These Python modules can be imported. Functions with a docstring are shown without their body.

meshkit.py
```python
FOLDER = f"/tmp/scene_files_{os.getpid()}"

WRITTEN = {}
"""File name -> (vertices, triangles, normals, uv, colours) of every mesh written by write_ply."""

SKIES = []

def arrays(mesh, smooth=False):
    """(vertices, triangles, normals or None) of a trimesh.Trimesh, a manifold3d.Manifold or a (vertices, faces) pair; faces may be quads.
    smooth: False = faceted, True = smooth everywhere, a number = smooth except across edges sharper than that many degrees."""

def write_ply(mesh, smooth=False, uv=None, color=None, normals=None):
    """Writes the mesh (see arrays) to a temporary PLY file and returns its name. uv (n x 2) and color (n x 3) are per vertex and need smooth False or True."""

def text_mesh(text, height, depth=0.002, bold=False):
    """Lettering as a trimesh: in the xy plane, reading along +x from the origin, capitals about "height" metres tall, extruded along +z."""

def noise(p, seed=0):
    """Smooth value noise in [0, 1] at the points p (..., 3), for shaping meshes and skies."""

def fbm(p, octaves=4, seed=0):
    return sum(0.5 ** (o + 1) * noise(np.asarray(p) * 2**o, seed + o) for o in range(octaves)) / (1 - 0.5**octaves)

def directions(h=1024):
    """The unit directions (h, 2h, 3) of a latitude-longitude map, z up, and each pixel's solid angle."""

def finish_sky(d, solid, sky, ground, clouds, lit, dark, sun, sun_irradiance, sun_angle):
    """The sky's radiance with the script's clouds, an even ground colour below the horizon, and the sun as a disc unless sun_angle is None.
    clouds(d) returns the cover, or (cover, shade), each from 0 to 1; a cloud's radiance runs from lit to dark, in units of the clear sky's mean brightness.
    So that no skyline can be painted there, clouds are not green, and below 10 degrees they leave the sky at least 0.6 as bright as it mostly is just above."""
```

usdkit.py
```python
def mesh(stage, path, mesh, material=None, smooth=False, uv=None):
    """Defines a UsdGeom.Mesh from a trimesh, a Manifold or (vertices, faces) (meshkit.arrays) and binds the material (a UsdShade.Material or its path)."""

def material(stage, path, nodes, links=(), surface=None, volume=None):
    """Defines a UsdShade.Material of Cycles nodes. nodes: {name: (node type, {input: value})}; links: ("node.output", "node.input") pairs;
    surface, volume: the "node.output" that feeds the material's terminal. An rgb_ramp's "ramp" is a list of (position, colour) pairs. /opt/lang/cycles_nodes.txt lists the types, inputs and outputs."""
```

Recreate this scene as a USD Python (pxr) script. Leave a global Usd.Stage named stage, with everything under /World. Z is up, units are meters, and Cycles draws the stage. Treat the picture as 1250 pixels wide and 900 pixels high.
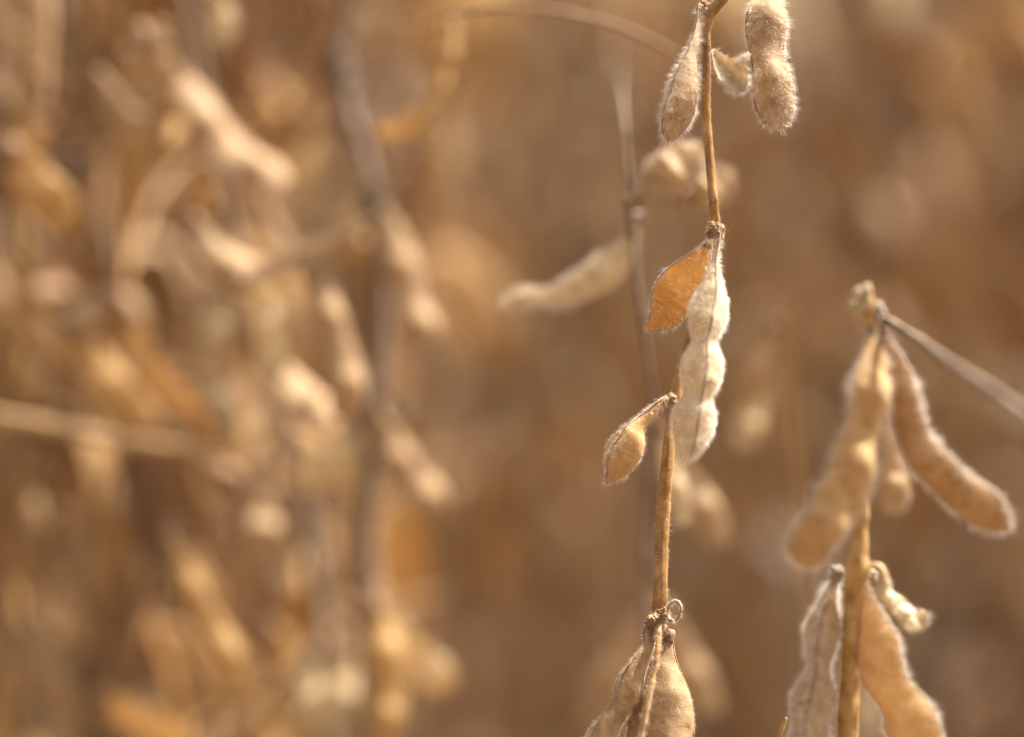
import math, random
import numpy as np
import trimesh
from scipy.interpolate import PchipInterpolator, CubicSpline
from pxr import Usd, UsdGeom, UsdLux, UsdShade, Gf, Sdf, Vt
import usdkit, meshkit

random.seed(7)
RNG = np.random.default_rng(7)
stage = Usd.Stage.CreateInMemory()
UsdGeom.SetStageUpAxis(stage, "Z")
UsdGeom.SetStageMetersPerUnit(stage, 1.0)
UsdGeom.Xform.Define(stage, "/World")

# ------------------------------------------------------------------ camera, sky, sun, exposure
CAM_Z, PITCH = 0.72, math.radians(6.0)
FOCAL, FOCUS, FSTOP, EXPOSURE = 100.0, 0.694, 2.6, 1.97
SUN_DIR = np.array([0.47, 0.27, 0.83]); SUN_DIR /= np.linalg.norm(SUN_DIR)
SUN_I, SUN_ANGLE, SKY_STRENGTH = 1.25, 3.0, 0.065

cam = UsdGeom.Camera.Define(stage, "/World/camera")
cam.CreateProjectionAttr("perspective")
cam.CreateFocalLengthAttr(FOCAL)
cam.CreateHorizontalApertureAttr(36.0)
cam.CreateVerticalApertureAttr(36.0 * 737 / 1024)
cam.CreateFStopAttr(FSTOP)
cam.CreateFocusDistanceAttr(FOCUS)
cam.CreateExposureAttr(EXPOSURE)
cam.CreateClippingRangeAttr(Gf.Vec2f(0.02, 2000.0))
cam.AddTranslateOp().Set(Gf.Vec3d(0, 0, CAM_Z))
cam.AddRotateXOp().Set(90.0 - math.degrees(PITCH))
EYE = np.array([0, 0, CAM_Z])
RIGHT = np.array([1.0, 0, 0])
FWD = np.array([0, math.cos(PITCH), -math.sin(PITCH)])
UP = np.array([0, math.sin(PITCH), math.cos(PITCH)])
TX = 18.0 / FOCAL


def at(px, py, d):
    """The place at distance d (metres along the lens axis) that the photograph shows at this spot."""
    return EYE + FWD * d + RIGHT * ((px - 625) / 625 * TX * d) + UP * ((450 - py) / 625 * TX * d)


def size(px, d):
    return px / 625 * TX * d


usdkit.material(stage, "/World/Looks/sky", {
    "s": ("sky_texture", {"sky_type": "single_scattering", "sun_disc": False, "sun_elevation": float(math.asin(SUN_DIR[2])),
                          "sun_rotation": float(math.atan2(SUN_DIR[0], SUN_DIR[1])), "aerosol_density": 4.0}),
    "veil": ("hsv", {"saturation": 0.45}),
    "b": ("background_shader", {"strength": SKY_STRENGTH})}, [("s.color", "veil.color"), ("veil.color", "b.color")], surface="b.background")
dome = UsdLux.DomeLight.Define(stage, "/World/sky")
UsdShade.MaterialBindingAPI.Apply(dome.GetPrim()).Bind(UsdShade.Material.Get(stage, "/World/Looks/sky"))
dome.GetPrim().SetCustomDataByKey("kind", "structure")
sun = UsdLux.DistantLight.Define(stage, "/World/sun")
sun.CreateNormalizeAttr(True)
sun.CreateIntensityAttr(SUN_I)
sun.CreateAngleAttr(SUN_ANGLE)
sun.CreateColorAttr(Gf.Vec3f(1.0, 0.96, 0.93))
sun.AddRotateZOp().Set(math.degrees(math.atan2(SUN_DIR[0], -SUN_DIR[1])))
sun.AddRotateXOp().Set(math.degrees(math.acos(SUN_DIR[2])))

# ------------------------------------------------------------------ materials


def husk(name, ramp, through, trans=0.3, scale=260.0, rough=0.62, bump=0.35, spots=0.25, sheen=0.05):
    """Dry plant skin: blotched colour, fine fibre relief, some light passing through."""
    usdkit.material(stage, f"/World/Looks/{name}", {
        "tc": ("geometry", {}),
        "oi": ("object_info", {}),
        "n1": ("noise_texture", {"scale": scale, "detail": 4.0, "roughness": 0.6}),
        "r": ("rgb_ramp", {"ramp": ramp}),
        "n2": ("noise_texture", {"scale": scale * 2.3, "detail": 3.0, "roughness": 0.7}),
        "sp": ("map_range", {"from_min": 0.62, "from_max": 0.74, "to_min": 0.0, "to_max": spots, "clamp": True}),
        "dk": ("mix", {"mix_type": "multiply", "color2": (0.30, 0.20, 0.13)}),
        "n3": ("noise_texture", {"scale": scale * 9, "detail": 2.0, "roughness": 0.6}),
        "bu": ("bump", {"strength": bump, "distance": 0.0006}),
        "p": ("principled_bsdf", {"roughness": rough, "specular_ior_level": 0.2, "sheen_weight": sheen, "sheen_roughness": 0.4, "sheen_tint": (1.0, 0.93, 0.84)}),
        "t": ("translucent_bsdf", {"color": through}),
        "m": ("mix_closure", {"fac": trans}),
    }, [("tc.position", "n1.vector"), ("tc.position", "n2.vector"), ("tc.position", "n3.vector"), ("n1.fac", "r.fac"), ("n2.fac", "sp.value"),
        ("sp.result", "dk.fac"), ("r.color", "dk.color1"), ("dk.color", "p.base_color"), ("n3.fac", "bu.height"), ("bu.normal", "p.normal"),
        ("p.BSDF", "m.closure1"), ("t.BSDF", "m.closure2")], surface="m.closure")
    return f"/World/Looks/{name}"


M = {}
M["cream"] = husk("cream_husk", [(0.3, (0.42, 0.27, 0.12)), (0.5, (0.62, 0.47, 0.26)), (0.68, (0.78, 0.64, 0.42))], (0.80, 0.62, 0.36), 0.3, spots=0.45, bump=0.6)
M["tan"] = husk("tan_husk", [(0.3, (0.27, 0.16, 0.075)), (0.5, (0.41, 0.26, 0.125)), (0.72, (0.56, 0.39, 0.21))], (0.71, 0.51, 0.30), 0.28, spots=0.45)
M["gold"] = husk("gold_husk", [(0.3, (0.36, 0.20, 0.07)), (0.5, (0.50, 0.30, 0.11)), (0.72, (0.62, 0.42, 0.19))], (0.76, 0.54, 0.29), 0.34, spots=0.4)
M["orange"] = husk("orange_husk", [(0.3, (0.40, 0.21, 0.06)), (0.55, (0.54, 0.31, 0.09)), (0.75, (0.62, 0.39, 0.15))], (0.92, 0.60, 0.20), 0.66, spots=0.6, bump=0.2)
M["brown"] = husk("brown_husk", [(0.3, (0.20, 0.11, 0.05)), (0.55, (0.31, 0.18, 0.085)), (0.75, (0.42, 0.27, 0.14))], (0.50, 0.30, 0.12), 0.22)
M["umber"] = husk("umber_husk", [(0.3, (0.20, 0.11, 0.04)), (0.5, (0.32, 0.19, 0.075)), (0.72, (0.46, 0.30, 0.14))], (0.66, 0.40, 0.15), 0.25)
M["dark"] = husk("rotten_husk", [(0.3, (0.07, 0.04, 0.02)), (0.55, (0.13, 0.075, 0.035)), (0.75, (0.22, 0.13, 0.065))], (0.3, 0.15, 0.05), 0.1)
M["grey"] = husk("weathered_husk", [(0.3, (0.24, 0.18, 0.13)), (0.55, (0.36, 0.28, 0.21)), (0.75, (0.48, 0.39, 0.31))], (0.50, 0.36, 0.22), 0.12)
M["seam"] = husk("seam_brown", [(0.35, (0.12, 0.06, 0.03)), (0.5, (0.30, 0.17, 0.08)), (0.65, (0.50, 0.34, 0.18))], (0.4, 0.2, 0.06), 0.1, scale=420)
M["seam_pale"] = husk("seam_pale", [(0.3, (0.34, 0.20, 0.10)), (0.6, (0.48, 0.32, 0.18)), (0.8, (0.60, 0.46, 0.30))], (0.5, 0.3, 0.1), 0.15, scale=600)
M["stem"] = husk("stem_brown", [(0.3, (0.17, 0.085, 0.03)), (0.5, (0.34, 0.17, 0.05)), (0.7, (0.47, 0.27, 0.10))], (0.5, 0.25, 0.06), 0.06, scale=200, spots=0.55, rough=0.5)
M["stem_gold"] = husk("stem_gold", [(0.3, (0.24, 0.12, 0.035)), (0.5, (0.46, 0.26, 0.08)), (0.7, (0.58, 0.38, 0.17))], (0.6, 0.3, 0.06), 0.08, scale=240, spots=0.7, rough=0.5)
M["stem_dark"] = husk("stem_dark", [(0.3, (0.06, 0.038, 0.022)), (0.5, (0.11, 0.072, 0.043)), (0.7, (0.19, 0.13, 0.08))], (0.2, 0.1, 0.05), 0.02, scale=120, rough=0.85)
M["stem_grey"] = husk("stem_grey", [(0.3, (0.10, 0.066, 0.038)), (0.5, (0.17, 0.115, 0.07)), (0.7, (0.28, 0.20, 0.13))], (0.3, 0.2, 0.1), 0.03, scale=180, spots=0.4, rough=0.8)
M["straw"] = husk("straw_stick", [(0.3, (0.34, 0.24, 0.12)), (0.5, (0.46, 0.34, 0.18)), (0.7, (0.56, 0.44, 0.26))], (0.5, 0.3, 0.1), 0.1, scale=160)


def hair_look(name, color, trans):
    usdkit.material(stage, f"/World/Looks/{name}", {
        "d": ("diffuse_bsdf", {"color": color}), "t": ("translucent_bsdf", {"color": color}), "m": ("mix_closure", {"fac": trans})},
        [("d.BSDF", "m.closure1"), ("t.BSDF", "m.closure2")], surface="m.closure")
    return f"/World/Looks/{name}"


M["hair"] = hair_look("white_hair", (0.93, 0.85, 0.72), 0.45)
M["hair_tan"] = hair_look("tan_hair", (0.80, 0.64, 0.44), 0.45)
usdkit.material(stage, "/World/Looks/soil", {
    "tc": ("geometry", {}),
    "n": ("noise_texture", {"scale": 14.0, "detail": 6.0, "roughness": 0.65}),
    "r": ("rgb_ramp", {"ramp": [(0.3, (0.06, 0.04, 0.025)), (0.5, (0.12, 0.08, 0.05)), (0.7, (0.26, 0.18, 0.10))]}),
    "b": ("bump", {"strength": 0.6, "distance": 0.02}),
    "p": ("principled_bsdf", {"roughness": 0.9, "specular_ior_level": 0.1})},
    [("tc.position", "n.vector"), ("n.fac", "r.fac"), ("r.color", "p.base_color"), ("n.fac", "b.height"), ("b.normal", "p.normal")], surface="p.BSDF")
M["soil"] = "/World/Looks/soil"

# ------------------------------------------------------------------ prim helpers
TAKEN = {}


def free(parent, name):
    k = TAKEN.get((parent, name), 0)
    TAKEN[(parent, name)] = k + 1
    return f"{parent}/{name}" if k == 0 else f"{parent}/{name}_{k:03d}"


def put(parent, name, mesh, mat, smooth=True):
    path = free(parent, name)
    usdkit.mesh(stage, path, mesh, M[mat], smooth=smooth)
    return path


def thing(name, label, cat, loc, group=None, kind=None):
    path = free("/World", name)
    x = UsdGeom.Xform.Define(stage, path)
    x.AddTranslateOp().Set(Gf.Vec3d(*map(float, loc)))
    p = x.GetPrim()
    if label:
        p.SetCustomDataByKey("label", label)
    if cat:
        p.SetCustomDataByKey("category", cat)
    if group:
        p.SetCustomDataByKey("group", group)
    if kind:
        p.SetCustomDataByKey("kind", kind)
    return path


def say(path, label):
    stage.GetPrimAtPath(path).SetCustomDataByKey("label", label)


# ------------------------------------------------------------------ mesh helpers


def norm(v):
    v = np.asarray(v, float)
    return v / np.maximum(np.linalg.norm(v, axis=-1, keepdims=True), 1e-12)


def smooth_path(pts, vals, n):
    """n points along a smooth curve through pts with vals carried along."""
    pts, vals = np.asarray(pts, float), np.asarray(vals, float)
    u = np.concatenate([[0], np.cumsum(np.linalg.norm(np.diff(pts, axis=0), axis=1))])
    u /= u[-1]
    s = np.linspace(0, 1, n)
    c = (CubicSpline(u, pts, bc_type="natural") if len(pts) > 2 else PchipInterpolator(u, pts))(s)
    return c, PchipInterpolator(u, vals)(s), s


def frames(c, toward):
    t = norm(np.gradient(c, axis=0))
    view = np.broadcast_to(toward, c.shape) if np.ndim(toward) == 1 else toward
    s = np.cross(t, view)
    bad = np.linalg.norm(s, axis=1) < 0.05
    s[bad] = s[~bad][0] if (~bad).any() else [1, 0, 0]
    s = norm(s)
    return t, s, norm(np.cross(s, t))


def rings(v, n, m, closed_ends=True):
    """Quads over n rings of m points each, ends capped with a fan."""
    i, j = np.meshgrid(np.arange(n - 1), np.arange(m), indexing="ij")
    a, b = i * m + j, i * m + (j + 1) % m
    f = np.stack([a, b, b + m, a + m], -1).reshape(-1, 4)
    f = np.vstack([f[:, [0, 1, 2]], f[:, [0, 2, 3]]])
    v = v.reshape(-1, 3)
    if closed_ends:
        v = np.vstack([v, v[:m].mean(0), v[-m:].mean(0)])
        k = np.arange(m)
        f = np.vstack([f, np.stack([np.full(m, len(v) - 2), (k + 1) % m, k], 1), np.stack([np.full(m, len(v) - 1), (n - 1) * m + k, (n - 1) * m + (k + 1) % m], 1)])
    mesh = trimesh.Trimesh(v, f, process=False)
    if mesh.volume < 0:
        mesh.invert()
    return mesh


def tube(pts, radii, n=40, m=12, rough=0.06, seed=0, ridges=0.0):
    c, r, s = smooth_path(pts, radii, n)
    ref = np.array([0.3, 1, 0.2]) if abs(np.dot(norm(c[-1] - c[0]), norm([0.3, 1, 0.2]))) < 0.9 else np.array([1.0, 0, 0])
    t, a, b = frames(c, norm(ref))
    th = np.linspace(0, 2 * np.pi, m, endpoint=False)
    d = np.cos(th)[None, :, None] * a[:, None] + np.sin(th)[None, :, None] * b[:, None]
    k = 1 + ridges * np.cos(5 * th + seed)[None, :] + 0 * s[:, None]
    v = c[:, None] + d * (r[:, None] * k)[..., None]
    w = meshkit.noise(v / max(r.mean() * 1.6, 1e-6), seed) - 0.5
    v = v + d * (w * 2 * rough * r[:, None])[..., None]
    return rings(v, n, m)


def pod_shape(centers, halves, seeds, toward, roll=0.0, thick=0.36, bulge=0.4, n=90, m=36, wrinkle=0.00022, seed=0, spread=0.085, twist=0.0, lens=0.3):
    """A pod along centers, as wide across the line of sight as halves. roll turns the seam towards the viewer; seeds: where along it a seed swells it.
    Returns the mesh and the two seam lines."""
    c, h, s = smooth_path(centers, halves, n)
    h = np.maximum(h, 0.0003)
    t, a, b = frames(c, toward)
    bump = np.zeros(n)
    for k in seeds:
        bump = np.maximum(bump, np.exp(-((s - k) / spread) ** 2))
    ratio = thick + bulge * bump
    ang = roll + twist * (s - 0.5)
    W = h / np.sqrt(np.cos(ang) ** 2 + (ratio * np.sin(ang)) ** 2)
    if len(seeds) and abs(math.cos(roll)) < 0.6:          # seen on its seam: the width behind stays even
        W = np.minimum(W, h / (thick + bulge * 0.6))
    T = np.where(np.abs(np.cos(ang)) < 0.6, np.sqrt(np.maximum(h ** 2 - (W * np.cos(ang)) ** 2, (0.2 * h) ** 2)) / np.abs(np.sin(ang)).clip(0.5), W * ratio)
    wa = np.cos(ang)[:, None] * a + np.sin(ang)[:, None] * b
    ta = -np.sin(ang)[:, None] * a + np.cos(ang)[:, None] * b
    th = np.linspace(0, 2 * np.pi, m, endpoint=False)
    x, y = np.cos(th), np.sin(th) * np.abs(np.sin(th)) ** lens
    body = np.exp(-(x / 0.62) ** 2)
    swell = 0.80 + 0.24 * bump[:, None] * body[None]
    rim = 1 + 0.05 * np.exp(-(np.sin(th) / 0.16) ** 2)
    v = c[:, None] + wa[:, None] * (W[:, None] * (x * rim)[None])[..., None] + ta[:, None] * (T[:, None] * y[None] * (swell / swell.max()))[..., None]
    out = norm(wa[:, None] * x[None, :, None] + ta[:, None] * (y / thick)[None, :, None])
    L = np.linalg.norm(np.diff(c, axis=0), axis=1).sum()
    nz = (meshkit.fbm(v * np.array([1, 1, 1]) / 0.0042, 3, seed) - 0.5) * 2
    cross = meshkit.noise(np.stack([np.broadcast_to(s[:, None] * 26, v.shape[:2]), np.broadcast_to(np.cos(th) * 1.4, v.shape[:2]), np.broadcast_to(np.sin(th) * 1.4, v.shape[:2])], -1), seed + 5) - 0.5
    fade = np.clip(h / h.max(), 0.15, 1)
    v = v + out * ((nz * wrinkle + cross * wrinkle * 1.4) * fade[:, None])[..., None]
    seams = [c + wa * (W * sgn * 1.03)[:, None] for sgn in (1, -1)]
    return rings(v, n, m), seams, t


def hairs(parent, mesh, per_mm2, length, width, mat, along=None, lean=0.3, seed=0, name="hair", most=20000, seams=None, face=1.0):
    rng = np.random.default_rng(seed + 11)
    area = mesh.area * 1e6
    n = int(min(area * per_mm2 * 1.9, most))
    if n < 5:
        return
    p, fi = trimesh.sample.sample_surface(mesh, n, seed=seed)
    boost = np.ones(n)
    if seams is not None:                                  # longest and thickest along the seams
        from scipy.spatial import cKDTree
        near = cKDTree(np.vstack(seams)).query(p)[0]
        edge = np.exp(-(near / 0.0013) ** 2)
        keep = rng.random(n) < face + (1 - face) * edge
        p, fi, boost = p[keep], fi[keep], (0.75 + 0.4 * edge)[keep]
        n = len(p)
    nr = mesh.face_normals[fi]
    direction = norm(along) if along is not None else np.array([0, 0, -1.0])
    tuft = np.stack([meshkit.noise(p / 0.0011, seed + k) for k in range(3)], 1) - 0.5
    d = norm(nr + lean * direction + rng.normal(0, 0.28, (n, 3)) + 1.5 * tuft)
    L = 0.95 * length * (rng.uniform(0.3, 1.25, n) * boost * (0.55 + 0.9 * meshkit.noise(p / 0.0024, seed + 9)))[:, None]
    bend = (direction * 0.5 + rng.normal(0, 0.35, (n, 3))) * L * 0.35
    q = np.stack([p - nr * 0.00005, p + d * L * 0.5 + bend * 0.25, p + d * L + bend], 1)
    path = free(parent, name)
    c = UsdGeom.BasisCurves.Define(stage, path)
    c.CreateTypeAttr("linear")
    c.CreateWrapAttr("nonperiodic")
    c.CreatePointsAttr(Vt.Vec3fArray.FromNumpy(q.reshape(-1, 3).astype(np.float32)))
    c.CreateCurveVertexCountsAttr(Vt.IntArray.FromNumpy(np.full(n, 3, np.int32)))
    w = np.tile(np.array([width, width * 0.8, width * 0.25]), n)
    c.CreateWidthsAttr(Vt.FloatArray.FromNumpy(w.astype(np.float32)))
    c.SetWidthsInterpolation("vertex")
    UsdShade.MaterialBindingAPI.Apply(c.GetPrim()).Bind(UsdShade.Material.Get(stage, M[mat]))
    return path


def blob(center, r, seed=0, squash=(1, 1, 1), rough=0.5, level=3):
    m = trimesh.creation.icosphere(level, 1.0)
    v = np.array(m.vertices)
    k = 1 + rough * (meshkit.fbm(v * 1.7 + seed * 3.1, 3, seed) - 0.5) * 2
    return trimesh.Trimesh(v * k[:, None] * r * np.array(squash) + center, m.faces, process=False)


def sheet(centers, halves, toward, roll=0.0, twist=0.0, cup=0.4, n=40, m=12, thick=0.00025, ripple=0.0006, seed=0):
    """A thin dry scale or leaf: a strip along centers, cupped and rippled, with a real thickness."""
    c, h, s = smooth_path(centers, halves, n)
    t, a, b = frames(c, toward)
    ang = roll + twist * s
    wa = np.cos(ang)[:, None] * a + np.sin(ang)[:, None] * b
    ta = -np.sin(ang)[:, None] * a + np.cos(ang)[:, None] * b
    x = np.linspace(-1, 1, m)
    v = c[:, None] + wa[:, None] * (h[:, None] * x[None])[..., None] + ta[:, None] * (h[:, None] * cup * (x ** 2 - 0.5)[None])[..., None]
    v = v + ta[:, None] * ((meshkit.fbm(v / 0.005, 3, seed) - 0.5) * 2 * ripple)[..., None]
    front, back = v + ta[:, None] * thick / 2, v - ta[:, None] * thick / 2
    ring = np.concatenate([front, back[:, ::-1]], 1)
    return rings(ring, n, 2 * m)


def local(mesh, base):
    mesh = mesh.copy()
    mesh.apply_translation(-np.asarray(base))
    return mesh


class Plant:
    """One soybean plant: an Xform at its foot; stems, nodes and pods are its parts."""

    def __init__(self, label, foot, group=None, name="soybean_plant"):
        self.foot = np.array([foot[0], foot[1], 0.0])
        self.path = thing(name, label, "soybean plant", self.foot, group)
        self.k = (abs(hash(label)) if False else sum(map(ord, label))) % 997

    def next(self):
        self.k += 1
        return self.k

    def add(self, name, mesh, mat, smooth=True, parent=None):
        return put(parent or self.path, name, local(mesh, self.foot), mat, smooth)

    def rod(self, name, pts, radii, mat, n=60, m=14, rough=0.10, ridges=0.04, hair=0, hair_len=0.0008):
        mesh = tube(pts, radii, n, m, rough, self.next(), ridges)
        path = self.add(name, mesh, mat)
        if hair:
            hairs(path, local(mesh, self.foot), hair, hair_len, 0.00004, "hair_tan", lean=0.2, seed=self.next(), name="hair", most=2500)
        return path

    def px_rod(self, name, spots, mat, **kw):
        """spots: (px, py, width px, depth)"""
        return self.rod(name, [at(x, y, d) for x, y, w, d in spots], [size(w / 2, d) for x, y, w, d in spots], mat, **kw)

    def pod(self, pts, halves, seeds, mat, roll=0.0, hair=0.0, hair_len=0.0016, hair_w=0.000025, seam="seam", hair_mat="hair", toward=None, stalk=True, name="pod", label=None, seam_r=0.00024, fine=True, base_mat="brown", face=0.3, **kw):
        k = self.next()
        toward = FWD if toward is None else toward
        mesh, seams, t = pod_shape(pts, halves, seeds, toward, roll, seed=k, **({} if fine else {"n": 30, "m": 14}), **kw)
        path = self.add(name, mesh, mat)
        if label:
            say(path, label)
        if seam:
            for line in seams:
                q = line[:: 3 if fine else 5]
                r = np.full(len(q), seam_r)
                r[0] = r[-1] = seam_r * 0.4
                self.add("seam", tube(q, r, len(q) * (2 if fine else 1), 6, 0.25, k), seam, parent=path)
        if hair:
            hairs(path, local(mesh, self.foot), hair, hair_len, hair_w, hair_mat, along=np.asarray(pts[-1]) - np.asarray(pts[0]), seed=k, seams=[q - self.foot for q in seams], face=face)
        if stalk:
            p0, d0 = np.asarray(pts[0], float), norm(np.asarray(pts[1]) - np.asarray(pts[0]))
            r0 = max(halves[0], 0.0006)
            cup = tube([p0 - d0 * r0 * 0.8, p0 + d0 * r0 * 0.8, p0 + d0 * r0 * 2.6], [r0 * 1.15, r0 * 1.45, r0 * 1.25], 10, 10 if fine else 7, 0.35, k, 0.12)
            self.add("calyx", cup, base_mat, parent=path)
        return path

    def px_pod(self, spots, d, seeds, mat, dz=None, **kw):
        """spots: (left px, left py, right px, right py) edges of the outline, from stalk to tip."""
        s = np.asarray(spots, float)
        mid = (s[:, :2] + s[:, 2:]) / 2
        tang = norm(np.gradient(mid, axis=0))
        across = s[:, 2:] - s[:, :2]
        half = np.abs(across[:, 0] * tang[:, 1] - across[:, 1] * tang[:, 0]) / 2
        half[-1] = max(half[-1], 1.0)
        dd = np.full(len(s), d) if dz is None else d + np.interp(np.linspace(0, 1, len(s)), np.linspace(0, 1, len(dz)), dz)
        return self.pod([at(x, y, e) for (x, y), e in zip(mid, dd)], [size(h, e) for h, e in zip(half, dd)], seeds, mat, **kw)

    def mid_pod(self, line, d, seeds, mat, **kw):
        """line: (px, py, half width px) along the middle."""
        return self.pod([at(x, y, d) for x, y, h in line], [size(h, d) for x, y, h in line], seeds, mat, **kw)

    def node(self, px, py, r, d, mat="brown", n=4, spread=0.6, squash=(1, 1, 1.2)):
        k = self.next()
        rng = np.random.default_rng(k)
        c, R = at(px, py, d), size(r, d)
        parts = [blob(c, R * .8, k, squash, 0.75)]
        for i in range(n):
            parts.append(blob(c + rng.normal(0, spread * R, 3), R * rng.uniform(0.35, 0.65), k + i, (1, 1, 1.3), 0.7))
        path = self.add("node", trimesh.util.concatenate(parts), mat)
        if abs(d - D) < .05:
            hairs(path, local(trimesh.util.concatenate(parts), self.foot), 2.0, 0.0008, 0.00004, "hair_tan", seed=k, most=500)
        return path


def zoomed(ox, oy, sc, rows):
    """Rows of left and right outline points read off an enlarged piece of the photograph."""
    return [(ox + a / sc, oy + b / sc, ox + c / sc, oy + e / sc) for a, b, c, e in rows]


# ------------------------------------------------------------------ ground
n = 80
gx = np.concatenate([np.linspace(-400, -6, 12), np.linspace(-5, 5, n), np.linspace(6, 400, 12)])
gy = np.concatenate([np.linspace(-400, -3, 10), np.linspace(-2, 9, n), np.linspace(10, 600, 14)])
X, Y = np.meshgrid(gx, gy, indexing="ij")
near = np.exp(-((X / 7) ** 4)) * np.exp(-(((Y - 4) / 8) ** 4))
Z = (meshkit.fbm(np.stack([X, Y, X * 0], -1) * 4.0, 4, 3) - 0.55) * 0.06 * near
a = np.arange(len(gx) - 1)[:, None] * len(gy) + np.arange(len(gy) - 1)[None]
F = np.stack([a, a + len(gy), a + len(gy) + 1, a + 1], -1).reshape(-1, 4)
gp = put("/World", "ground", (np.stack([X, Y, Z], -1).reshape(-1, 3), F), "soil")
stage.GetPrimAtPath(gp).SetCustomDataByKey("kind", "structure")
stage.GetPrimAtPath(gp).SetCustomDataByKey("label", "brown soil of the field under the ripe crop")

D = FOCUS
# ------------------------------------------------------------------ the sharp plant in the middle
A = Plant("slender brown soybean plant with sharp hairy pods, in focus in front of the others", at(800, 900, D)[:2] + [0.0, 0.03])
S = D + 0.006
foot = A.foot
A.px_rod("stem", [(900, -60, 13, S), (884, -4, 13, S), (866, 18, 14, S), (862, 60, 11, S), (862, 130, 10.5, S), (867, 200, 11, S), (872, 262, 12, S), (873, 290, 14, S + .004), (858, 360, 13, S + .006),
                  (838, 430, 13, S + .005), (824, 490, 15, S + .004), (815, 560, 15.5, S), (808, 650, 17, S), (805, 740, 18, S), (803, 770, 19, S + .004), (800, 840, 20, S + .012), (798, 920, 21, S + .016)], "stem", n=240, m=18, rough=0.09, hair=1.2)
A.rod("stem", [at(798, 918, S + .016), at(796, 1150, S + .02), at(800, 1700, S + .02), foot + [0, 0, -0.01]], [0.0021, 0.0024, 0.003, 0.0038], "stem", n=60)
A.node(862, 12, 8, S, "brown", 3)
A.node(877, 284, 10, D - .001, "brown", 6)
A.node(820, 488, 7, S - .002, "brown", 3)
A.node(803, 764, 12, D, "brown", 6)
# one-seeded pod at the top left of the stem
A.px_pod(zoomed(680, 0, 3, [(516, 25, 533, 28), (507, 100, 528, 100), (470, 200, 521, 195), (408, 300, 526, 310), (376, 400, 510, 420), (378, 470, 465, 490), (398, 512, 428, 520)]), D, [0.66], "tan",
         roll=0.95, lens=0.05, hair=7, hair_len=.0016, thick=.55, bulge=.3, spread=.16, dz=[0.004, -0.002, -0.004, -0.003])
# two-seeded pod, top right
A.px_pod([(905, -62, 912, -62), (910, -30, 930, -30)] + zoomed(680, 0, 3, [(718, 0, 824, 0), (694, 70, 841, 90), (697, 150, 832, 155), (712, 215, 828, 205), (716, 300, 862, 300), (722, 370, 868, 360), (742, 430, 860, 425), (770, 470, 835, 475)]),
         D - .002, [0.36, 0.74], "tan", roll=0.25, hair=8, face=0.22, thick=.28, hair_len=.0017, bulge=.3, spread=.13, dz=[0.008, 0, -.002, -.003])
# shrivelled curl beside the stem
e3 = [(868, 60, 872, 59), (870, 72, 882, 67), (874, 88, 895, 75), (880, 100, 907, 77), (888, 111, 913, 90), (902, 114, 916, 104)]
m3 = sheet([at((a + c) / 2, (b + e) / 2, D - .008 - .001 * q) for q, (a, b, c, e) in enumerate(e3)], [size(math.hypot(c - a, e - b) / 2, D) for a, b, c, e in e3], FWD, roll=0.0, cup=-0.9, seed=4, ripple=.0011, m=20)
cur = A.add("shrivelled_pod", m3, "cream")
hairs(cur, local(m3, A.foot), 4, .0012, .000035, "hair", seed=3)
m3 = sheet([at(899, 80, D - .012), at(906, 73, D - .013), at(913, 64, D - .013)], [size(7, D), size(6, D), size(2, D)], FWD, roll=0.9, cup=.8, seed=5, ripple=.0008)
cur = A.add("shrivelled_pod", m3, "cream")
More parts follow.
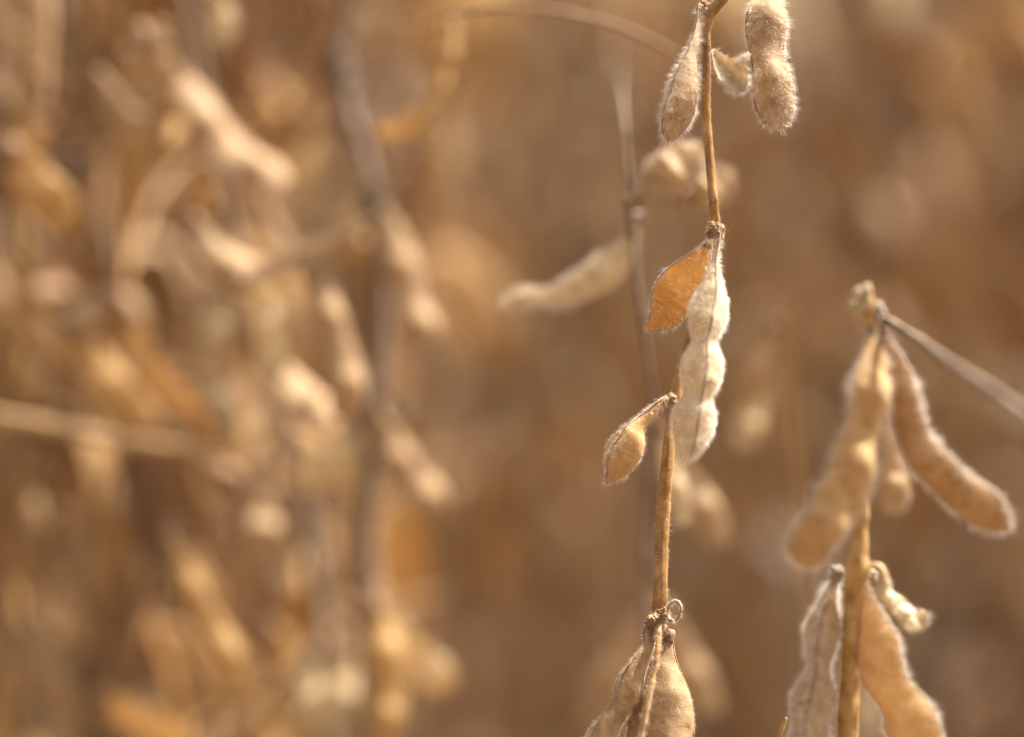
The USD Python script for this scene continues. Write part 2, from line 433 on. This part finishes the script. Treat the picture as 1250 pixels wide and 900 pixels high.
hairs(cur, local(m3, A.foot), 4, .0012, .000035, "hair", seed=4)
# empty orange pod half at the middle node
A.px_pod(zoomed(680, 260, 2.647, [(484, 84, 500, 96), (455, 114, 499, 130), (420, 140, 490, 180), (350, 195, 462, 240), (318, 235, 440, 290), (300, 290, 410, 340), (290, 345, 345, 370), (280, 376, 286, 380)]), D + .002, [0.5], "orange",
         roll=0.12, seam="seam_pale", hair=7.0, hair_len=.0014, thick=.22, bulge=.12, spread=.3, face=.2, wrinkle=.00022, dz=[0.003, 0, -.003], label="flat empty orange pod")
# three-seeded cream pod in front of the stem
A.px_pod(zoomed(680, 260, 2.647, [(517, 60, 534, 64), (504, 140, 523, 140), (486, 200, 531, 205), (450, 262, 550, 285), (426, 320, 549, 345), (426, 380, 533, 390), (430, 412, 517, 416), (408, 462, 533, 470), (395, 530, 533, 538), (403, 584, 505, 596),
                                 (374, 640, 514, 655), (369, 705, 500, 728), (386, 760, 462, 780), (414, 796, 430, 798)]),
         D - .006, [0.33, 0.585, 0.84], "cream", roll=-1.45, lens=0.0, face=1.0, hair=9, hair_len=.0014, wrinkle=.00035, seam="seam_pale", thick=.55, bulge=.35, spread=.1, dz=[.004, 0, -.003, -.004, -.003], label="three-seeded cream pod, thickly haired", seam_r=.0003)
# small one-seeded pod on the left
A.px_pod(zoomed(680, 260, 2.647, [(344, 596, 358, 606), (316, 612, 336, 634), (278, 642, 308, 668), (230, 680, 294, 704), (186, 710, 294, 754), (154, 750, 272, 802), (144, 798, 236, 844), (151, 845, 190, 860), (152, 872, 162, 876)]), D - .001, [0.62], "gold",
         roll=1.0, lens=0.05, hair=5, hair_len=.0011, thick=.55, bulge=.3, spread=.17, dz=[.003, -.001, -.004])
# the cluster at the lower node
A.px_pod(zoomed(640, 560, 2.647, [(455, 560, 480, 566), (446, 610, 483, 610), (420, 690, 505, 690), (402, 770, 535, 760), (392, 850, 549, 850), (396, 930, 542, 930), (410, 1000, 520, 1000), (430, 1070, 490, 1070), (450, 1110, 462, 1110)]), D - .002, [0.32, 0.7], "tan",
         roll=0.3, hair=2.2, hair_len=.0009, bulge=.25, spread=.14, dz=[.003, -.002, -.004])
A.px_pod(zoomed(640, 560, 2.647, [(392, 552, 420, 556), (376, 600, 424, 612), (330, 660, 408, 680), (288, 720, 388, 750), (272, 790, 358, 800), (230, 842, 335, 850), (190, 890, 310, 910), (165, 950, 285, 970), (165, 1010, 250, 1030), (185, 1060, 205, 1066)]), D - .003, [0.4, 0.72], "tan",
         roll=1.1, lens=0.05, hair=2.2, hair_len=.0009, bulge=.3, spread=.12, dz=[.003, 0, -.002])
A.px_pod([(796, 775, 802, 776), (780, 830, 800, 830), (768, 880, 792, 884), (765, 925, 790, 930), (772, 960, 782, 962)], D + .008, [0.4, 0.75], "brown", roll=0.2, hair=2.5)
A.px_rod("petiole", [(805, 764, 8, D - .002), (804, 784, 6.5, D - .005), (797, 826, 5.5, D - .009), (793, 842, 7.5, D - .010), (786, 880, 6, D - .012), (777, 930, 5.5, D - .014)], "stem", n=70, rough=.2, hair=6)
th = np.linspace(0.1, 2 * np.pi - .4, 16)
A.rod("tendril", [at(822 + 8.5 * math.sin(q + 3.3) + 1, 746 - 12 * math.cos(q + 3.3 - .2), D - .001 + .002 * math.sin(q)) for q in th], list(size(1.0, D) * np.linspace(2.6, 1.6, 16)), "grey", n=60, m=10, hair=4)
A.px_rod("scale_leaf", [(884, 292, 6, D), (890, 284, 4, D - .001), (896, 276, 1, D - .002)], "brown", n=12, m=8)

# ------------------------------------------------------------------ the plant on the right, a little nearer than the focus
R_ = D - .037
B = Plant("soybean plant with smooth golden stem and plump tan pods, at the right edge", at(1030, 900, R_ + .02)[:2])
B.px_rod("stem", [(1056, 352, 15, R_ - .002), (1060, 385, 18, R_), (1061, 480, 18, R_ + .004), (1051, 580, 20, R_ + .008), (1048, 660, 22, R_ + .012), (1046, 694, 28, R_ + .013), (1043, 726, 23, R_ + .015), (1039, 800, 24, R_ + .018), (1036, 860, 25, R_ + .02), (1032, 930, 26, R_ + .022)], "stem_gold", n=200, m=20, rough=.14, ridges=.07)
B.rod("stem", [at(1032, 928, R_ + .022), at(1030, 1300, R_ + .02), at(1030, 1800, R_ + .02), B.foot + [0, 0, -.01]], [.0024, .0027, .0034, .004], "stem_gold", n=60)
B.node(1052, 366, 11, R_ - .002, "straw", 7, .8, (1, 1, 1.7))
B.node(1070, 380, 12, R_, "grey", 4)
B.node(1024, 700, 8, R_ + .016, "grey", 4)
B.node(1058, 702, 9, R_ + .018, "grey", 3)
B.px_rod("branch", [(1076, 388, 13, R_ + .004), (1108, 406, 11, R_ - .006), (1165, 446, 12, R_ - .026), (1205, 473, 15, R_ - .038), (1216, 480, 13, R_ - .040), (1255, 508, 13, R_ - .052), (1340, 566, 14, R_ - .07)], "stem_grey", n=90, rough=.16)
B.px_pod(zoomed(920, 320, 3, [(408, 235, 436, 235), (398, 300, 470, 310), (372, 390, 505, 390), (342, 480, 514, 470), (338, 570, 490, 570), (302, 660, 462, 660), (265, 750, 458, 755), (225, 830, 430, 850), (180, 890, 385, 905)]) +
         zoomed(900, 600, 3, [(235, 90, 445, 70), (190, 150, 405, 140), (168, 205, 360, 205), (185, 250, 300, 265), (215, 268, 245, 274)]), R_, [0.27, 0.53, 0.8], "gold", roll=0.55, wrinkle=.0004, hair=7, face=.15, hair_len=.0018, seam="seam_pale", bulge=.45, spread=.08, dz=[0, -.004, -.008, -.006])
B.mid_pod([(1072, 400, 4), (1082, 425, 9), (1097, 465, 17), (1106, 500, 18), (1113, 528, 18), (1130, 558, 22), (1150, 580, 21), (1168, 597, 22), (1195, 617, 25), (1220, 637, 16), (1232, 646, 4)], R_ + .002, [0.28, 0.54, 0.8], "umber", roll=-0.45, wrinkle=.0004, hair=7, face=.15, hair_len=.0018, seam="seam_pale", bulge=.4, spread=.08)
B.px_pod([(1078, 500, 1086, 500), (1074, 540, 1096, 545), (1070, 575, 1106, 578), (1070, 605, 1110, 605), (1080, 628, 1100, 628)], R_ + .09, [0.7], "tan", hair=1.5)
B.px_pod(zoomed(900, 600, 3, [(352, 310, 372, 310), (322, 350, 376, 350), (285, 420, 378, 420), (248, 500, 382, 500), (238, 575, 372, 580), (250, 640, 350, 650), (212, 720, 366, 720), (190, 800, 352, 800), (184, 880, 350, 880), (186, 960, 330, 960), (200, 1040, 300, 1040), (230, 1090, 250, 1095)]),
         R_ + .017, [0.24, 0.58, 0.82], "tan", roll=1.32, lens=0.05, hair=8, face=.5, hair_len=.0022, thick=.5, bulge=.3, spread=.1)
B.px_pod(zoomed(900, 600, 3, [(455, 330, 472, 330), (452, 390, 500, 395), (450, 480, 548, 475), (448, 570, 592, 565), (450, 660, 612, 660), (490, 735, 645, 725), (522, 800, 705, 785), (540, 860, 740, 850), (575, 930, 748, 930), (620, 990, 735, 990), (670, 1030, 700, 1030)]),
         R_ + .014, [0.3, 0.7], "gold", wrinkle=.0005, roll=-0.5, hair=7, face=.15, hair_len=.0017, seam="seam_pale", bulge=.34, spread=.13)
B.px_rod("petiole", [(1056, 702, 5, R_ + .014), (1062, 692, 5, R_ + .012), (1072, 690, 6, R_ + .011), (1079, 700, 7, R_ + .01), (1082, 714, 8, R_ + .01)], "cream", n=30, hair=5, hair_len=.001)
B.mid_pod([(1081, 708, 5), (1079, 722, 10), (1086, 732, 9), (1098, 740, 12), (1110, 755, 12), (1120, 758, 11), (1131, 748, 6)], R_ + .01, [.3, .6], "cream", roll=.5, hair=4, hair_len=.0012, wrinkle=.0009, stalk=False, name="shrivelled_pod", seam=None)
B.px_rod("petiole", [(945, 915, 7, D), (953, 893, 6.5, D), (960, 876, 4, D)], "stem_gold", n=16)

# ------------------------------------------------------------------ blurred plants behind
rn = np.random.default_rng(21)
PODS = ["tan", "gold", "cream", "tan", "gold", "brown", "orange", "tan"]


def to_ground(P, px, py, d, r, mat):
    p = at(px, py, d)
    P.rod("stem", [p, (p * 0.4 + P.foot * 0.6), P.foot + [0, 0, -.01]], [r, r * 1.15, r * 1.4], mat, n=24, m=10)


def foot_of(px, py, d):
    return at(px, py, d)[:2]


d = D + .07
C = Plant("thin grey soybean plant with a long pale pod, blurred close behind the sharp one", foot_of(790, 900, d))
C.px_rod("stem", [(742, -30, 2, d+.2), (752, 80, 3, d+.14), (768, 230, 6, d), (776, 330, 7, d), (790, 430, 7, d), (797, 520, 7, d+.02), (790, 640, 10, d+.04), (789, 760, 11, d+.05), (790, 920, 12, d+.06)], "stem_grey", n=90)
to_ground(C, 790, 918, d + .06, size(6, d), "stem_grey")
C.node(772, 262, 14, d, "grey", 4)
C.mid_pod([(768, 252, 6), (790, 236, 17), (815, 214, 27), (838, 196, 25), (856, 182, 10)], d - .01, [0.6], "tan", roll=.2, face=.1, hair=4, hair_len=.0014)
C.mid_pod([(824, 240, 8), (850, 238, 18), (870, 226, 24), (880, 205, 14)], d + .02, [0.6], "tan", hair=1.5)
C.mid_pod([(774, 280, 5), (766, 300, 13), (742, 328, 21), (702, 353, 18), (667, 363, 11), (641, 362, 11), (622, 369, 10), (615, 373, 4)], d, [0.35, 0.86], "cream", roll=.1, hair=5, face=.6, hair_len=.0018, bulge=.2)
C.mid_pod([(806, 520, 5), (815, 560, 11), (828, 605, 14), (833, 640, 8)], d + .01, [0.6], "cream", hair=1.5)
C.mid_pod([(815, 540, 5), (838, 590, 18), (862, 632, 22), (878, 668, 12)], d + .06, [0.6], "tan", hair=1)
C.mid_pod([(800, 740, 6), (770, 790, 18), (738, 840, 22), (722, 880, 10)], d + .12, [0.6], "tan", hair=1)
C.mid_pod([(808, 740, 6), (830, 790, 16), (852, 835, 20), (870, 872, 12)], d + .10, [0.6], "tan", hair=1)
d = D + .08
C.px_rod("branch", [(540, 18, 7, d), (620, 10, 7, d), (700, 18, 7, d), (770, 38, 7, d), (826, 66, 6, d)], "brown", n=50)

d = D + .14
Cc = Plant("soybean plant with two dull pods, blurred between the sharp stem and the golden one", foot_of(960, 900, d))
Cc.px_rod("stem", [(950, 385, 5, d), (962, 480, 5, d), (974, 600, 6, d), (985, 760, 6, d), (990, 920, 7, d)], "stem", n=60)
to_ground(Cc, 990, 918, d, size(3.5, d), "stem")
Cc.mid_pod([(950, 396, 6), (936, 420, 17), (918, 460, 20), (906, 490, 12)], d, [0.6], "tan")
Cc.mid_pod([(934, 440, 6), (922, 490, 16), (914, 520, 18), (906, 548, 8)], d + .01, [0.7], "cream")

# the tall grey plant left of centre
d = D + .185
E = Plant("tall soybean plant with thick grey forked stem and drooping pods, left of centre", foot_of(450, 900, d))
E.px_rod("stem", [(440, -60, 16, d), (420, 30, 17, d), (416, 95, 24, d), (438, 180, 22, d), (456, 260, 22, d), (466, 380, 22, d), (458, 500, 24, d), (450, 620, 25, d), (450, 760, 27, d), (452, 930, 28, d)], "stem_grey", n=120, rough=.12)
to_ground(E, 452, 928, d, size(14, d), "stem_dark")
E.node(410, 82, 20, d, "stem_dark", 5)
E.node(460, 250, 17, d, "stem_dark", 4)
E.node(458, 500, 17, d, "stem_dark", 4)
E.node(455, 730, 18, d, "brown", 4)
E.px_rod("branch", [(408, 84, 14, d), (370, 122, 13, d + .01), (335, 160, 12, d + .02), (300, 200, 11, d + .03)], "brown", n=40)
E.mid_pod([(412, 92, 6), (385, 130, 16), (352, 165, 20), (322, 190, 10)], d + .03, [0.5], "tan")
for line, seeds, mat, dd in [
    ([(466, 258, 6), (480, 290, 17), (492, 335, 21), (502, 372, 17), (518, 402, 20), (526, 416, 9)], [.4, .85], "tan", -.02),
    ([(462, 505, 7), (478, 545, 20), (500, 585, 22), (520, 608, 26), (540, 626, 12)], [.4, .8], "tan", -.02),
    ([(455, 505, 7), (436, 545, 20), (408, 572, 24), (372, 580, 18), (350, 572, 8)], [.5], "cream", .0),
    ([(458, 735, 7), (476, 762, 22), (500, 790, 18), (528, 820, 26), (550, 838, 14)], [.3, .8], "cream", -.02),
    ([(456, 735, 7), (468, 790, 22), (474, 840, 22), (470, 890, 20), (466, 930, 8)], [.3, .7], "gold", -.03),
    ([(446, 740, 7), (430, 800, 20), (410, 850, 26), (388, 880, 14)], [.7], "cream", .02),
    ([(452, 260, 8), (446, 300, 20), (448, 340, 18), (452, 380, 8)], [.5], "umber", .04),
    ([(470, 390, 6), (482, 440, 16), (484, 480, 18), (480, 520, 8)], [.5], "tan", .05)]:
    E.mid_pod(line, d + dd, seeds, mat, hair=0.4, hair_len=.0014, fine=True, roll=rn.uniform(-.6, .6))
E.add("dried_leaf", sheet([at(556, 20, d - .05), at(544, 70, d - .05), at(524, 125, d - .05), at(494, 160, d - .05), at(460, 162, d - .05)], [size(k, d) for k in (4, 13, 16, 20, 8)], FWD, roll=.2, twist=.9, cup=.6, ripple=.003, seed=31), "gold")

# the tangled plant at the left
d = D + .16
Fp = Plant("bushy soybean plant with arching pale pods and a slanting straw twig, beside the grey stem", foot_of(330, 900, d + .05))
Fp.px_rod("stem", [(215, -60, 16, d + .05), (235, 60, 16, d + .05), (262, 200, 18, d + .05), (300, 360, 18, d + .06), (345, 500, 20, d + .06), (375, 640, 20, d + .06), (392, 780, 22, d + .06), (400, 930, 22, d + .06)], "stem_grey", n=100)
to_ground(Fp, 400, 928, d + .06, size(11, d), "stem_grey")
Fp.px_rod("twig", [(296, 180, 10, d + .03), (330, 262, 11, d + .03), (368, 340, 11, d + .02), (402, 430, 9, d + .02)], "tan", n=40)
for line, seeds, mat, dd in [
    ([(206, 86, 6), (232, 116, 15), (258, 158, 19), (288, 190, 17), (320, 208, 17), (348, 224, 8)], [.4, .8], "tan", 0),
    ([(234, 268, 6), (250, 300, 15), (280, 326, 18), (312, 332, 13), (350, 320, 11), (400, 300, 9), (446, 270, 6)], [.3], "tan", -.02),
    ([(292, 340, 6), (312, 362, 14), (328, 395, 19), (332, 428, 18), (330, 462, 7)], [.5], "cream", -.03),
    ([(378, 336, 6), (398, 372, 14), (410, 415, 15), (422, 455, 17), (424, 488, 18), (412, 510, 9)], [.3, .75], "tan", -.03),
    ([(334, 440, 6), (352, 466, 15), (376, 492, 18), (402, 506, 17), (420, 506, 8)], [.6], "tan", -.02),
    ([(250, -10, 6), (268, 12, 13), (272, 34, 15), (264, 54, 8)], [.5], "cream", -.02),
    ([(330, 560, 6), (318, 610, 20), (322, 655, 26), (334, 695, 20), (344, 730, 8)], [.5], "tan", .02),
    ([(300, 590, 6), (290, 630, 16), (286, 660, 16), (284, 690, 6)], [.5], "tan", .04),
    ([(268, 355, 6), (262, 385, 15), (262, 412, 17), (256, 436, 7)], [.5], "cream", .01),
    ([(252, 200, 6), (246, 235, 14), (236, 262, 12), (228, 290, 5)], [.5], "gold", .01),
    ([(448, 250, 6), (436, 280, 20), (420, 300, 15), (400, 316, 5)], [.5], "gold", .03),
    ([(446, 300, 5), (456, 330, 14), (458, 355, 12), (454, 380, 4)], [.5], "umber", .06),
    ([(170, 110, 5), (160, 150, 13), (165, 190, 14), (180, 230, 6)], [.5], "gold", .02),
    ([(120, 90, 5), (135, 120, 12), (155, 140, 12), (180, 150, 5)], [.5], "tan", .0),
    ([(195, 30, 5), (190, 55, 13), (175, 80, 14), (150, 100, 6)], [.5], "gold", .0),
    ([(160, 380, 5), (172, 420, 14), (200, 470, 15), (236, 500, 8)], [.4, .8], "gold", .03),
    ([(230, 450, 5), (252, 470, 13), (270, 500, 15), (282, 540, 7)], [.5], "straw", .02),
    ([(205, 655, 5), (226, 700, 13), (250, 752, 15), (276, 800, 16), (296, 850, 8)], [.3, .7], "gold", .0),
    ([(370, 620, 5), (352, 660, 14), (346, 700, 14), (350, 730, 6)], [.5], "tan", .06),
    ([(385, 790, 5), (372, 830, 16), (390, 865, 22), (420, 880, 10)], [.6], "cream", .0),
    ([(330, 760, 5), (352, 800, 15), (360, 840, 16), (356, 880, 7)], [.5], "gold", .05)]:
    Fp.mid_pod([(x, y, h * 1.22) for x, y, h in line], d + dd, seeds, mat, hair=0.8, hair_len=.0015, roll=rn.uniform(-.7, .7))
for k, (a, b, c, e, dd) in enumerate([(225, 90, 205, 180, .0), (150, 60, 190, 130, .02), (255, 560, 300, 610, .02), (60, 180, 110, 215, .03), (250, 230, 240, 290, .0)]):
    Fp.add("dried_leaf", sheet([at(a, b, d + dd), at(a * .6 + c * .4 + 8, b * .6 + e * .4, d + dd + .01), at(c, e, d + dd)], [size(q, d) for q in (5, 17, 5)], FWD, roll=.6 * k, twist=1.5, cup=.9, ripple=.003, seed=60 + k), ["gold", "tan", "brown", "grey", "gold"][k])

d = D + .15
G = Plant("soybean plant whose long straw twig crosses level at the left edge", foot_of(110, 900, d + .08))
G.px_rod("stem", [(60, -60, 16, d + .06), (90, 100, 17, d + .06), (130, 300, 18, d + .08), (150, 480, 20, d + .08), (160, 700, 22, d + .08), (150, 930, 24, d + .08)], "stem_grey", n=90)
to_ground(G, 150, 928, d + .08, size(12, d), "stem_grey")
G.px_rod("twig", [(-60, 498, 15, d + .01), (0, 508, 15, d + .01), (90, 526, 16, d + .01), (180, 542, 15, d + .02), (260, 552, 14, d + .02), (310, 572, 13, d + .03), (340, 612, 8, d + .03)], "tan", n=60)
for line, seeds, mat, dd in [
    ([(10, 180, 10), (36, 215, 26), (66, 250, 28), (86, 285, 12)], [.5], "gold", 0),
    ([(130, 66, 10), (105, 100, 20), (90, 140, 20), (84, 180, 8)], [.5], "brown", .04),
    ([(170, 40, 10), (186, 60, 22), (196, 90, 22), (188, 120, 8)], [.5], "tan", .0),
    ([(140, 360, 10), (110, 380, 18), (86, 392, 16), (60, 398, 6)], [.5], "cream", .03),
    ([(80, 400, 8), (110, 440, 24), (150, 490, 26), (190, 520, 12)], [.5], "gold", .03),
    ([(210, 450, 8), (240, 480, 24), (270, 520, 26), (290, 560, 10)], [.5], "gold", .05),
    ([(20, 540, 8), (14, 580, 22), (10, 620, 22), (4, 660, 8)], [.5], "umber", .03),
    ([(210, 640, 8), (232, 690, 22), (260, 750, 24), (290, 810, 24), (310, 850, 10)], [.3, .7], "gold", .02),
    ([(70, 620, 8), (90, 660, 26), (100, 700, 26), (90, 740, 10)], [.5], "tan", .05),
    ([(180, 700, 8), (165, 740, 20), (150, 800, 22), (140, 840, 8)], [.5], "brown", .06),
    ([(20, 760, 8), (40, 800, 26), (70, 850, 26), (90, 900, 10)], [.5], "tan", .04),
    ([(120, 850, 8), (150, 870, 24), (190, 890, 24), (230, 910, 10)], [.5], "gold", .03)]:
    G.mid_pod(line, d + dd, seeds, mat, fine=False, roll=rn.uniform(-.7, .7))


# ------------------------------------------------------------------ plants grown by rule
def grow(emit, foot, height, rng, pod_every=1.0, lean=0.05, fine=False, pods_at=(1, 4), leaves=0.0, kinds=PODS, low=None, slim=1.0, twigs=0.4):
    """Calls emit(name, mesh, material) for the stem, twigs and pods of a ripe plant."""
    zs = np.arange(0, height + 1e-6, 0.055)
    off = np.cumsum(rng.normal(0, 0.006, (len(zs), 2)), 0) + np.outer(zs / height, rng.normal(0, lean, 2))
    pts = np.column_stack([foot[0] + off[:, 0], foot[1] + off[:, 1], zs - 0.01])
    smat = ["stem_grey", "stem", "stem_gold", "brown"][rng.integers(4)] if low is None else ["brown", "stem"][rng.integers(2)]
    emit("stem", tube(pts, np.linspace(0.0038, 0.0015, len(pts)), len(pts) * 2, 7, 0.1, int(rng.integers(999))), smat)
    for i in range(2, len(pts)):
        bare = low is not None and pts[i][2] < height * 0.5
        if rng.random() < twigs:
            az, L = rng.uniform(0, 2 * np.pi), rng.uniform(0.05, 0.11)
            dr = np.array([math.cos(az), math.sin(az), rng.uniform(0.1, 0.9)])
            emit("twig", tube([pts[i], pts[i] + dr * L * .5 + [0, 0, .01], pts[i] + dr * L + [0, 0, rng.uniform(-.03, .02)]], [0.0013, 0.001, 0.0007], 10, 5, 0.1, 3), ["tan", "stem_grey", "brown"][rng.integers(3)])
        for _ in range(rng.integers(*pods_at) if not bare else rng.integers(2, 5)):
            az, L = rng.uniform(0, 2 * np.pi), rng.uniform(0.022, 0.055)
            tilt = rng.uniform(0.2, 1.0)
            o = np.array([math.cos(az), math.sin(az), 0])
            p0 = pts[i] + o * 0.003
            ctr = [p0, p0 + L * .3 * (o * math.sin(tilt) * 1.3 - [0, 0, math.cos(tilt) * .7]), p0 + L * .65 * (o * math.sin(tilt) - [0, 0, math.cos(tilt)]), p0 + L * (o * math.sin(tilt) * .85 - [0, 0, math.cos(tilt) * 1.1])]
            ns = rng.integers(1, 4)
            w = rng.uniform(0.0036, 0.0056) * slim
            mesh, _, _ = pod_shape(ctr, [0.001, w, w * 1.05, 0.0008], list(np.linspace(.35, .8, ns) if ns > 1 else [.55]), np.cross(o, [0, 0, 1]) + o * rng.normal(0, .6) + 1e-3, rng.uniform(-1.5, 1.5), n=16 if not fine else 26, m=9 if not fine else 14, seed=int(rng.integers(999)))
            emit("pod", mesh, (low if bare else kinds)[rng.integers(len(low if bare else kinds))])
        if rng.random() < leaves and not bare:
            az, L = rng.uniform(0, 2 * np.pi), rng.uniform(.03, .06)
            o = np.array([math.cos(az), math.sin(az), 0])
            emit("dried_leaf", sheet([pts[i], pts[i] + o * L * .4 + [0, 0, .004], pts[i] + o * L * .7 - [0, 0, L * .4], pts[i] + o * L * .75 - [0, 0, L]], [.002, .010, .013, .003], np.cross(o, [0, 0, 1]), rng.uniform(-1, 1), rng.uniform(-1.5, 1.5), 0.9, 14, 7, ripple=.003, seed=int(rng.integers(99))), ["gold", "gold", "brown", "brown", "tan"][rng.integers(5)])


# more plants of the near rows, behind the tangled ones at the left
rg = np.random.default_rng(5)
spots = [(40, 1.13), (150, 1.10), (-40, 1.16), (250, 1.12), (90, 1.18), (-10, 1.14), (200, 1.18), (300, 1.22), (50, 1.26), (140, 1.32), (270, 1.38), (-20, 1.44), (300, 1.5), (180, 1.55), (80, 1.6), (10, 1.2), (110, 1.12), (290, 1.12), (-50, 1.1), (230, 1.26), (60, 1.16)]
for px, dd in spots:
    f0 = foot_of(px, 500, dd)
    P = Plant("ripe soybean plant far out of focus at the left, behind the tangled ones", f0, group="soybean plants blurred behind the tangled ones")
    grow(lambda n_, m_, k_, P=P: P.add(n_, m_, k_), (f0[0], f0[1]), rg.uniform(.86, 1.0), rg, pods_at=(2, 6), slim=.85, twigs=.8, leaves=.6, kinds=["tan", "umber", "tan", "gold", "tan", "cream", "tan", "brown"])

for px, dd, lean in [(20, .91, .02), (120, .94, .02), (205, .98, .02), (70, .99, .02), (255, 1.06, .02), (170, 1.04, .02)]:
    f0 = foot_of(px, 500, dd)
    P = Plant("thin ragged soybean plant in the blurred tangle at the left, among straw twigs", f0, group="thin plants in the tangle at the left")
    grow(lambda n_, m_, k_, P=P: P.add(n_, m_, k_), (f0[0], f0[1]), rg.uniform(.9, 1.0), rg, lean=lean, pods_at=(1, 4), slim=.62, twigs=1.0, leaves=.7, kinds=["tan", "umber", "tan", "gold", "gold", "brown", "tan", "brown"])

# ------------------------------------------------------------------ the field beyond
cls = thing("soybean_field", "ripe brown soybean crop filling the field behind, fully blurred", "crop", (0, 0, 0), kind="stuff")
inst = UsdGeom.PointInstancer.Define(stage, cls + "/crop")
protos = []
rf = np.random.default_rng(77)
for v in range(6):
    pp = f"{cls}/crop/kinds/soybean_plant_{v:03d}"
    UsdGeom.Xform.Define(stage, pp)
    bag = {}
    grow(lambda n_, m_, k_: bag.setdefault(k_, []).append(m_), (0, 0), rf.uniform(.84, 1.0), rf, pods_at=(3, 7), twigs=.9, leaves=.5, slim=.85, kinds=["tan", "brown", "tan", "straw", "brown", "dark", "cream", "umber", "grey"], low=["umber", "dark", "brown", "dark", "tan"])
    for k_, ms in bag.items():
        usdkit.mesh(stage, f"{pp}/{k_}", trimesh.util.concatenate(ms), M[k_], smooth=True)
    protos.append(pp)
inst.CreatePrototypesRel().SetTargets([Sdf.Path(p) for p in protos])
pos, idx, ori, scl = [], [], [], []
y = 1.42
while y < 7.5:
    half = 0.25 * y + 0.7
    x = -half
    while x < half:
        pos.append(Gf.Vec3f(float(x + rf.normal(0, .02)), float(y + rf.normal(0, .10)), 0))
        idx.append(int(rf.integers(6)))
        a_ = rf.uniform(0, 2 * np.pi)
        ori.append(Gf.Quath(math.cos(a_ / 2), 0, 0, math.sin(a_ / 2)))
        s_ = float(rf.uniform(.88, 1.06))
        scl.append(Gf.Vec3f(s_, s_, s_))
        x += rf.uniform(.035, .075)
    y += 0.27
inst.CreatePositionsAttr(pos)
inst.CreateProtoIndicesAttr(idx)
inst.CreateOrientationsAttr(ori)
inst.CreateScalesAttr(scl)
